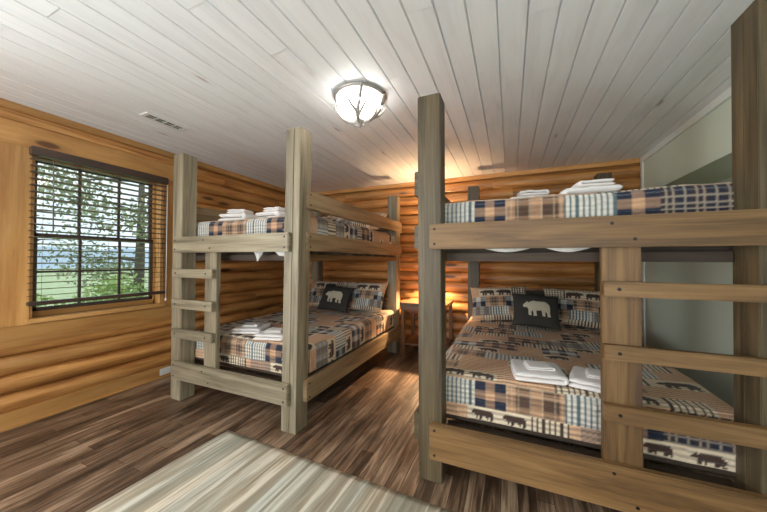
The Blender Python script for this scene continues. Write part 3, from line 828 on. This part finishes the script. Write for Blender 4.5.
# pillows
def pillow_pt(a, b, w, h, t, side):
    """a, b in -1..1"""
    e = max(0, 1-abs(a)**2.6)**0.5*max(0, 1-abs(b)**2.6)**0.5
    pin = 1-0.07*(1-abs(a)**2)*(abs(b)**3)
    pin2 = 1-0.07*(1-abs(b)**2)*(abs(a)**3)
    wr = 0.008*noise.noise(Vector((a*2.2, b*2.2, side*3+w*5)))*e
    return Vector((a*w/2*pin2, side*(t/2*e**0.9+0.0015)+wr*side, b*h/2*pin))
def pillow_mesh(name, w, h, t, cf, m, n=64):
    verts = []; cols = []; faces = []; uvs = []
    for side in (-1, 1):
        off = len(verts)
        for j in range(n+1):
            for i in range(n+1):
                a, b = 2*i/n-1, 2*j/n-1
                verts.append(pillow_pt(a, b, w, h, t, side)); uvs.append((a*w/2, b*h/2))
                cols.append(cf((a+1)*w/2, (b+1)*h/2))
        for j in range(n):
            for i in range(n):
                q = (off+j*(n+1)+i, off+j*(n+1)+i+1, off+(j+1)*(n+1)+i+1, off+(j+1)*(n+1)+i)
                faces.append(q if side < 0 else q[::-1])
    s = (n+1)**2
    edge = [i for i in range(n+1)]+[(j)*(n+1)+n for j in range(1, n+1)]+[n*(n+1)+i for i in range(n-1, -1, -1)]+[j*(n+1) for j in range(n-1, 0, -1)]
    for a, b in zip(edge, edge[1:]+edge[:1]): faces.append((a, a+s, b+s, b))
    me = bpy.data.meshes.new(name); me.from_pydata([tuple(v) for v in verts], [], faces)
    ca = me.color_attributes.new('Col', 'FLOAT_COLOR', 'POINT')
    arr = np.ones((len(verts), 4), dtype=np.float32); arr[:, :3] = np.array(cols, dtype=np.float32); ca.data.foreach_set('color', arr.ravel())
    ul = me.uv_layers.new(name='UVMap'); li = np.zeros(len(me.loops), dtype=np.int32); me.loops.foreach_get('vertex_index', li)
    ul.data.foreach_set('uv', np.array(uvs, dtype=np.float32)[li].ravel())
    me.polygons.foreach_set('use_smooth', [True]*len(faces)); me.materials.append(m)
    return me
def sham(mirror):
    rows = [(0.05, [('tan', .14), ('cstripe', .30), ('bear', .3)]), (0.10, [('grey', .22), ('stripe', .20), ('plaid', .4)]), (0.115, [('checkw', .168), ('plaid', .22), ('checkw', .4)]),
            (0.115, [('tan', .10), ('bear', .36), ('cstripe', .3)]), (0.14, [('tan', .2), ('cstripe', .2), ('plaid', .3)])]
    f = sampler(rows)
    return (lambda u, v: f(0.66-u, v)) if mirror else f
SHAM = pillow_mesh('pillow_sham', 0.62, 0.415, 0.15, sham(False), M_QUILT, 90)
SHAM2 = pillow_mesh('pillow_sham_mirrored', 0.62, 0.415, 0.15, sham(True), M_QUILT, 90)
def pillow(me, loc, rot, label, group):
    o = bpy.data.objects.new('pillow', me); col.objects.link(o); o.location = loc; o.rotation_euler = [math.radians(a) for a in rot]
    tag(o, label, 'pillow', group); return o
def bear_pillow(loc, rot, label):
    w, h, t = 0.44, 0.36, 0.13
    me = pillow_mesh('bear_cushion', w, h, t, lambda u, v: (.04, .04, .04), M_BEARBACK, 40)
    o = bpy.data.objects.new('bear_cushion', me); col.objects.link(o); o.location = loc; o.rotation_euler = [math.radians(a) for a in rot]
    tag(o, label, 'cushion')
    bm = bmesh.new(); s = 0.17; n = 70; vs = {}
    def vert(i, j):
        if (i, j) not in vs:
            x, y = i/n*1.48, j/n
            px, pz = (x-0.74)*s, (y-0.5)*s
            p = pillow_pt(px/(w/2), pz/(h/2), w, h, t, -1); vs[(i, j)] = bm.verts.new(p+Vector((0, -0.004, 0)))
        return vs[(i, j)]
    for i in range(n):
        for j in range(n):
            if in_bear((i+.5)/n*1.48, (j+.5)/n): bm.faces.new((vert(i, j), vert(i+1, j), vert(i+1, j+1), vert(i, j+1)))
    a = finish('bear_applique', bm, M_APPL, o, True)
    sm = a.modifiers.new('thickness', 'SOLIDIFY'); sm.thickness = 0.003; sm.offset = 1
    a['label'] = 'cream walking bear shape stitched on the cushion'
    return o
G = 'patchwork pillow shams'
pillow(SHAM, (-2.41, 3.60, TOPL+.195), (-28, 0, 4), 'patchwork pillow left of the bear cushion, lower bunk by the window', G)
pillow(SHAM2, (-1.82, 3.60, TOPL+.195), (-28, 0, -3), 'patchwork pillow to the right of the bear cushion on the lower bunk by the window', G)
bear_pillow((-2.14, 3.39, TOPL+.172), (-32, 4, 3), 'dark cushion with a cream bear on the lower bunk by the window')
pillow(SHAM, (-0.12, 3.66, TOPL+.190), (-28, -4, 3), 'patchwork pillow to the left of the bear cushion on the right bed', G)
pillow(SHAM2, (0.64, 3.66, TOPL+.190), (-28, 2, -3), 'patchwork pillow to the right of the bear cushion on the right bed', G)
bear_pillow((0.24, 3.41, TOPL+.168), (-32, 3, 4), 'dark cushion with a cream bear on the lower bunk of the right bed')
pillow(SHAM, (-1.83, 3.55, TOPU+.155), (-55, 0, 4), 'patchwork pillow nearest the guard rail on the upper bunk beside the window', G)
pillow(SHAM2, (-2.45, 3.57, TOPU+.155), (-55, 0, -3), 'patchwork pillow at the wall side of the upper bunk beside the window', G)

# folded towels
def folded_mesh(name, w, d, layers, th, seed, taper=0.0):
    """a cloth folded back on itself: a serpentine band, closed folds left and right"""
    path = []
    r = th/2
    for k in range(layers):
        z = th*(k+.5); xa, xb = -w/2+r+taper*k, w/2-r-taper*k
        if k == layers-1: xb -= w*0.10
        xs = np.linspace(xa, xb, 22) if k % 2 == 0 else np.linspace(xb, xa, 22)
        path += [(x, z) for x in xs]
        if k < layers-1:
            cx = xb if k % 2 == 0 else xa; s = 1 if k % 2 == 0 else -1
            path += [(cx+s*r*1.2*math.sin(a), z+r-r*math.cos(a)) for a in np.linspace(0.35, PI-0.35, 6)]
    bm = bmesh.new(); ny = 18; half = th*0.44
    P2 = [Vector((x, 0, z)) for x, z in path]; rows = []
    for j in range(ny+1):
        t = 2*j/ny-1; y = d/2*t; e = max(0.0, 1-abs(t)**8)**0.5
        up_, dn_ = [], []
        for i, p in enumerate(P2):
            tg = (P2[min(i+1, len(P2)-1)]-P2[max(i-1, 0)]).normalized(); nn = Vector((-tg.z, 0, tg.x))
            wob = 0.006*noise.noise(Vector((p.x*9, y*9, seed)))*(p.z/(th*layers))+0.005*noise.noise(Vector((p.x*22, y*22, seed+3)))*(p.z/(th*layers))
            q = Vector((p.x*(1-0.05*abs(t)**4), y+0.006*noise.noise(Vector((p.x*14, p.z*60, seed+t))), p.z+wob))
            hh = half*(0.25+0.75*e)*(0.35, 0.8, 1.0)[min(2, i, len(P2)-1-i)]
            up_.append(bm.verts.new(q+nn*hh)); dn_.append(bm.verts.new(q-nn*hh))
        rows.append(up_+dn_[::-1])
    m_ = len(rows[0])
    for a, b in zip(rows, rows[1:]):
        for i in range(m_): bm.faces.new((a[i], b[i], b[(i+1) % m_], a[(i+1) % m_]))
    L_ = len(P2)
    for rw, fl in ((rows[0], 0), (rows[-1], 1)):
        for i in range(L_-1):
            q = (rw[i], rw[i+1], rw[m_-2-i], rw[m_-1-i]); bm.faces.new(q if not fl else q[::-1])
    bmesh.ops.recalc_face_normals(bm, faces=bm.faces)
    me = bpy.data.meshes.new(name); bm.to_mesh(me); bm.free()
    me.polygons.foreach_set('use_smooth', [True]*len(me.polygons)); me.materials.append(M_TOWEL)
    return me
TW = folded_mesh('bath_towel', 0.28, 0.27, 2, 0.027, 1.0, 0.002)
TC = folded_mesh('face_cloth', 0.15, 0.13, 2, 0.010, 5.0, 0.006)
TWU = folded_mesh('bath_towel_thick', 0.33, 0.26, 2, 0.044, 2.0, 0.010)
TCU = folded_mesh('face_cloth_thick', 0.20, 0.16, 2, 0.021, 7.0, 0.004)
def towels(x, y, z, rz, where, upper):
    tw = TWU if upper else TW; tc = TCU if upper else TC
    o = bpy.data.objects.new('bath_towel', tw); col.objects.link(o); o.location = (x, y, z); o.rotation_euler = (0, 0, rz)
    tag(o, 'folded white towel '+where, 'towel', 'folded bath towels on the beds')
    h = (0.089 if upper else 0.055)
    c = bpy.data.objects.new('face_cloth', tc); col.objects.link(c); c.location = (x+0.015, y-0.01, z+h); c.rotation_euler = (0, 0, rz+0.1)
    tag(c, 'small white cloth atop the towel '+where, 'face cloth', 'folded face cloths on the beds')
for x, y, z, rz, wh, u_ in ((-2.26, 2.10, TOPL+.004, 0.35, 'nearer the wall, lower bunk by the window', 0), (-1.90, 2.02, TOPL+.004, 0.25, 'nearer the front post, lower bunk by the window', 0),
                     (0.135, 1.99, TOPL-.006, 0.10, 'left of the ladder, lower bunk at right', 0), (0.44, 1.97, TOPL-.006, -0.25, 'behind the ladder upright, lower bunk at right', 0),
                     (-2.50, 2.16, TOPU+.004, 0.1, 'nearer the wall, upper bunk by the window', 1), (-2.09, 2.22, TOPU+.006, -0.1, 'nearer the front post, upper bunk by the window', 1),
                     (0.125, 2.40, TOPU+.006, 0.05, 'on the left, upper bunk at right', 1), (0.475, 2.25, TOPU+.006, PI+0.05, 'on the right, upper bunk at right', 1)):
    towels(x, y, z, rz, wh, u_)

# ------------------------------------------------------------------ nightstand and lamp
ns = empty('nightstand', (-1.02, 3.92, 0)); tag(ns, 'small open wooden nightstand with a low shelf between the two beds', 'nightstand')
def nch(name, b, m=M_TABLE, grain=None): o = bobj(name, b, m, ns, grain, 0.003); o.location = -Vector(ns.location); return o
NX0, NX1, NY0, NY1 = -1.33, -0.72, 3.66, 4.17
nch('table_top', (NX0, NX1, NY0, NY1, 0.675, 0.715), M_TABLE)
for lx in (NX0+.012, NX1-.057):
    for ly in (NY0+.012, NY1-.057): nch('leg', (lx, lx+.045, ly, ly+.045, 0, 0.675))
nch('lower_shelf', (NX0+.02, NX1-.02, NY0+.02, NY1-.02, 0.165, 0.19))
for ly in (NY0+.02, NY1-.04): nch('apron', (NX0+.057, NX1-.057, ly, ly+.02, 0.615, 0.675))
LPX, LPY = -1.02, 3.93
lp = empty('table_lamp', (LPX, LPY, 0.715)); tag(lp, 'small lit table lamp on the nightstand, hidden behind the right bed post', 'lamp')
bm = bmesh.new(); lathe(bm, [(0, 0), (0.055, 0), (0.055, 0.012), (0.02, 0.03), (0.03, 0.08), (0.036, 0.13), (0.02, 0.19), (0.009, 0.22), (0.009, 0.33), (0, 0.33)], 24)
finish('lamp_base', bm, M_METAL, lp, True)
bm = bmesh.new(); lathe(bm, [(0.104, 0.30), (0.036, 0.46)], 28)
o = finish('lamp_shade', bm, M_SHADE, lp, True); s = o.modifiers.new('thickness', 'SOLIDIFY'); s.thickness = 0.0015
ld = bpy.data.lights.new('lamp_bulb', 'POINT'); ld.energy = 120; ld.color = (1.0, 0.64, 0.34); ld.shadow_soft_size = 0.03
lo = bpy.data.objects.new('lamp_bulb', ld); col.objects.link(lo); lo.parent = lp; lo.location = (0, 0, 0.385)

# ------------------------------------------------------------------ ceiling light with antler arms
cl = empty('ceiling_light', (-0.985, 1.865, HC)); tag(cl, 'round frosted glass ceiling light held by antler arms', 'ceiling light')
bm = bmesh.new(); lathe(bm, [(0, 0), (0.178, 0), (0.186, -0.008), (0.186, -0.018), (0.176, -0.026), (0.15, -0.026), (0, -0.022)], 48)
finish('mounting_ring', bm, M_METAL, cl, True)
bm = bmesh.new(); Rb = 0.166
prof = [(Rb*math.cos(a), -0.026-0.145*math.sin(a)) for a in np.linspace(0, PI/2, 14)]; prof[-1] = (0, prof[-1][1])
lathe(bm, prof, 48)
o = finish('glass_bowl', bm, M_BOWL, cl, True)
def bowl_pt(r, ang, off=0.016):
    r_ = min(1.0, r); return Vector(((Rb*r_+off*r_)*math.cos(ang), (Rb*r_+off*r_)*math.sin(ang), -0.026-(0.145+off)*math.sqrt(max(0, 1-r_*r_))-0.002))
def antler(a0_, flip):
    bm = bmesh.new()
    n = 12
    main = [bowl_pt(i/n*1.0, a0_+flip*0.35*(i/n)**1.5) for i in range(n+1)]
    main.append(main[-1]+Vector((math.cos(a0_+flip*.35)*0.015, math.sin(a0_+flip*.35)*0.015, 0.016)))
    tube(bm, main, [0.015-0.005*i/len(main) for i in range(len(main))], 8)
    for st, da, ln in ((0.32, 0.55, 0.62), (0.55, -0.38, 0.42)):
        base = a0_+flip*0.35*st**1.5
        pts = [bowl_pt(st+(ln*q/6), base+flip*da*(q/6)**0.8, 0.017+0.006*q/6) for q in range(7)]
        tube(bm, pts, [0.012-0.007*q/6 for q in range(7)], 8)
    finish('antler', bm, M_ANTLER, cl, True)
for k, a in enumerate((0.35, 1.9, 3.3, 4.9)): antler(a, 1 if k % 2 else -1)
bm = bmesh.new(); lathe(bm, [(0, -0.165), (0.034, -0.172), (0.038, -0.184), (0.020, -0.200), (0.010, -0.222), (0, -0.230)], 20)
finish('finial', bm, M_ANTLER, cl, True)

cl2 = copy_tree(cl); cl2.location = (-1.55, -0.75, HC)  # unseen copy added to brighten the room from behind the camera
tag(cl2, 'added unseen ceiling light, brightening the room from behind the viewer')
for ch in [q for q in col.objects if q.parent == cl2]:
    if ch.name.startswith('glass_bowl'):
        ch.data = ch.data.copy(); ch.data.materials[0] = M_BOWL2
# ------------------------------------------------------------------ ceiling vent, outlet
cv = empty('ceiling_vent', (-2.70, 1.57, HC)); tag(cv, 'slim white slotted vent register in the ceiling near the window', 'vent')
def cvc(name, b, m, rx=0): 
    bm = bmesh.new(); box(bm, *b, bev=0.0015); o = finish(name, bm, m, cv); return o
cvc('backing', (-0.040, 0.040, -0.14, 0.14, -0.002, 0.0), M_DARK)
bm = bmesh.new()
for b in ((-0.06, -0.036, -0.165, 0.165, -0.010, 0.0), (0.036, 0.06, -0.165, 0.165, -0.010, 0.0), (-0.036, 0.036, -0.165, -0.135, -0.010, 0.0), (-0.036, 0.036, 0.135, 0.165, -0.010, 0.0)): box(bm, *b, bev=0.002)
finish('vent_frame', bm, M_WHITE, cv)
for k in range(3):
    yy = -0.07+0.07*k; cvc('divider', (-0.036, 0.036, yy-0.004, yy+0.004, -0.010, -0.001), M_GROUT)
for k in range(1):
    xx = 0.0; cvc('louver', (xx-0.005, xx+0.004, -0.135, 0.135, -0.009, -0.002), M_GROUT)
po = empty('power_outlet', (XL+0.006, 2.03, 0.066)); tag(po, 'white power outlet set sideways low on the wall left of the bunk post', 'outlet')
bm = bmesh.new(); box(bm, 0, 0.007, -0.058, 0.058, -0.036, 0.036, bev=0.003); finish('cover_plate', bm, M_WHITE, po)
for s in (-1, 1):
    bm = bmesh.new(); box(bm, 0.0065, 0.009, s*0.02-0.014, s*0.02+0.014, -0.017, 0.017, bev=0.002); so = finish('socket', bm, M_TRIMW, po)
    bm = bmesh.new()
    for q in (-0.006, 0.006): box(bm, 0.0088, 0.0094, s*0.02-0.004, s*0.02+0.004, q-0.001, q+0.001)
    finish('slot', bm, M_DARK, so)

# ------------------------------------------------------------------ rug
rg = bmesh.new(); uvl = rg.loops.layers.uv.verify()
RWd, RLn = 2.05, 1.9
nx_, ny_ = 40, 40
def rz_(x, y):
    e = min(x, RWd-x, y, RLn-y)
    return 0.009*min(1, (e/0.02))**0.5
top = [[rg.verts.new((x*RWd/nx_, -y*RLn/ny_, 0.002+max(0.0, rz_(x*RWd/nx_, y*RLn/ny_)))) for x in range(nx_+1)] for y in range(ny_+1)]
for j in range(ny_):
    for i in range(nx_):
        f = rg.faces.new((top[j][i], top[j+1][i], top[j+1][i+1], top[j][i+1])); f.smooth = True
        for lp_ in f.loops: lp_[uvl].uv = (lp_.vert.co.y+7, lp_.vert.co.x+3)
e_ = list({ed for ed in rg.edges if ed.is_boundary})
ex = bmesh.ops.extrude_edge_only(rg, edges=e_)
for v in [g_ for g_ in ex['geom'] if isinstance(g_, bmesh.types.BMVert)]: v.co.z = 0.0
o = finish('rug', rg, M_RUG); o.location = (-1.925, 1.585, 0.001); o.rotation_euler = (0, 0, math.radians(-2.2))
tag(o, 'cream and grey-beige rug with thin streaked stripes on the plank floor', 'rug')
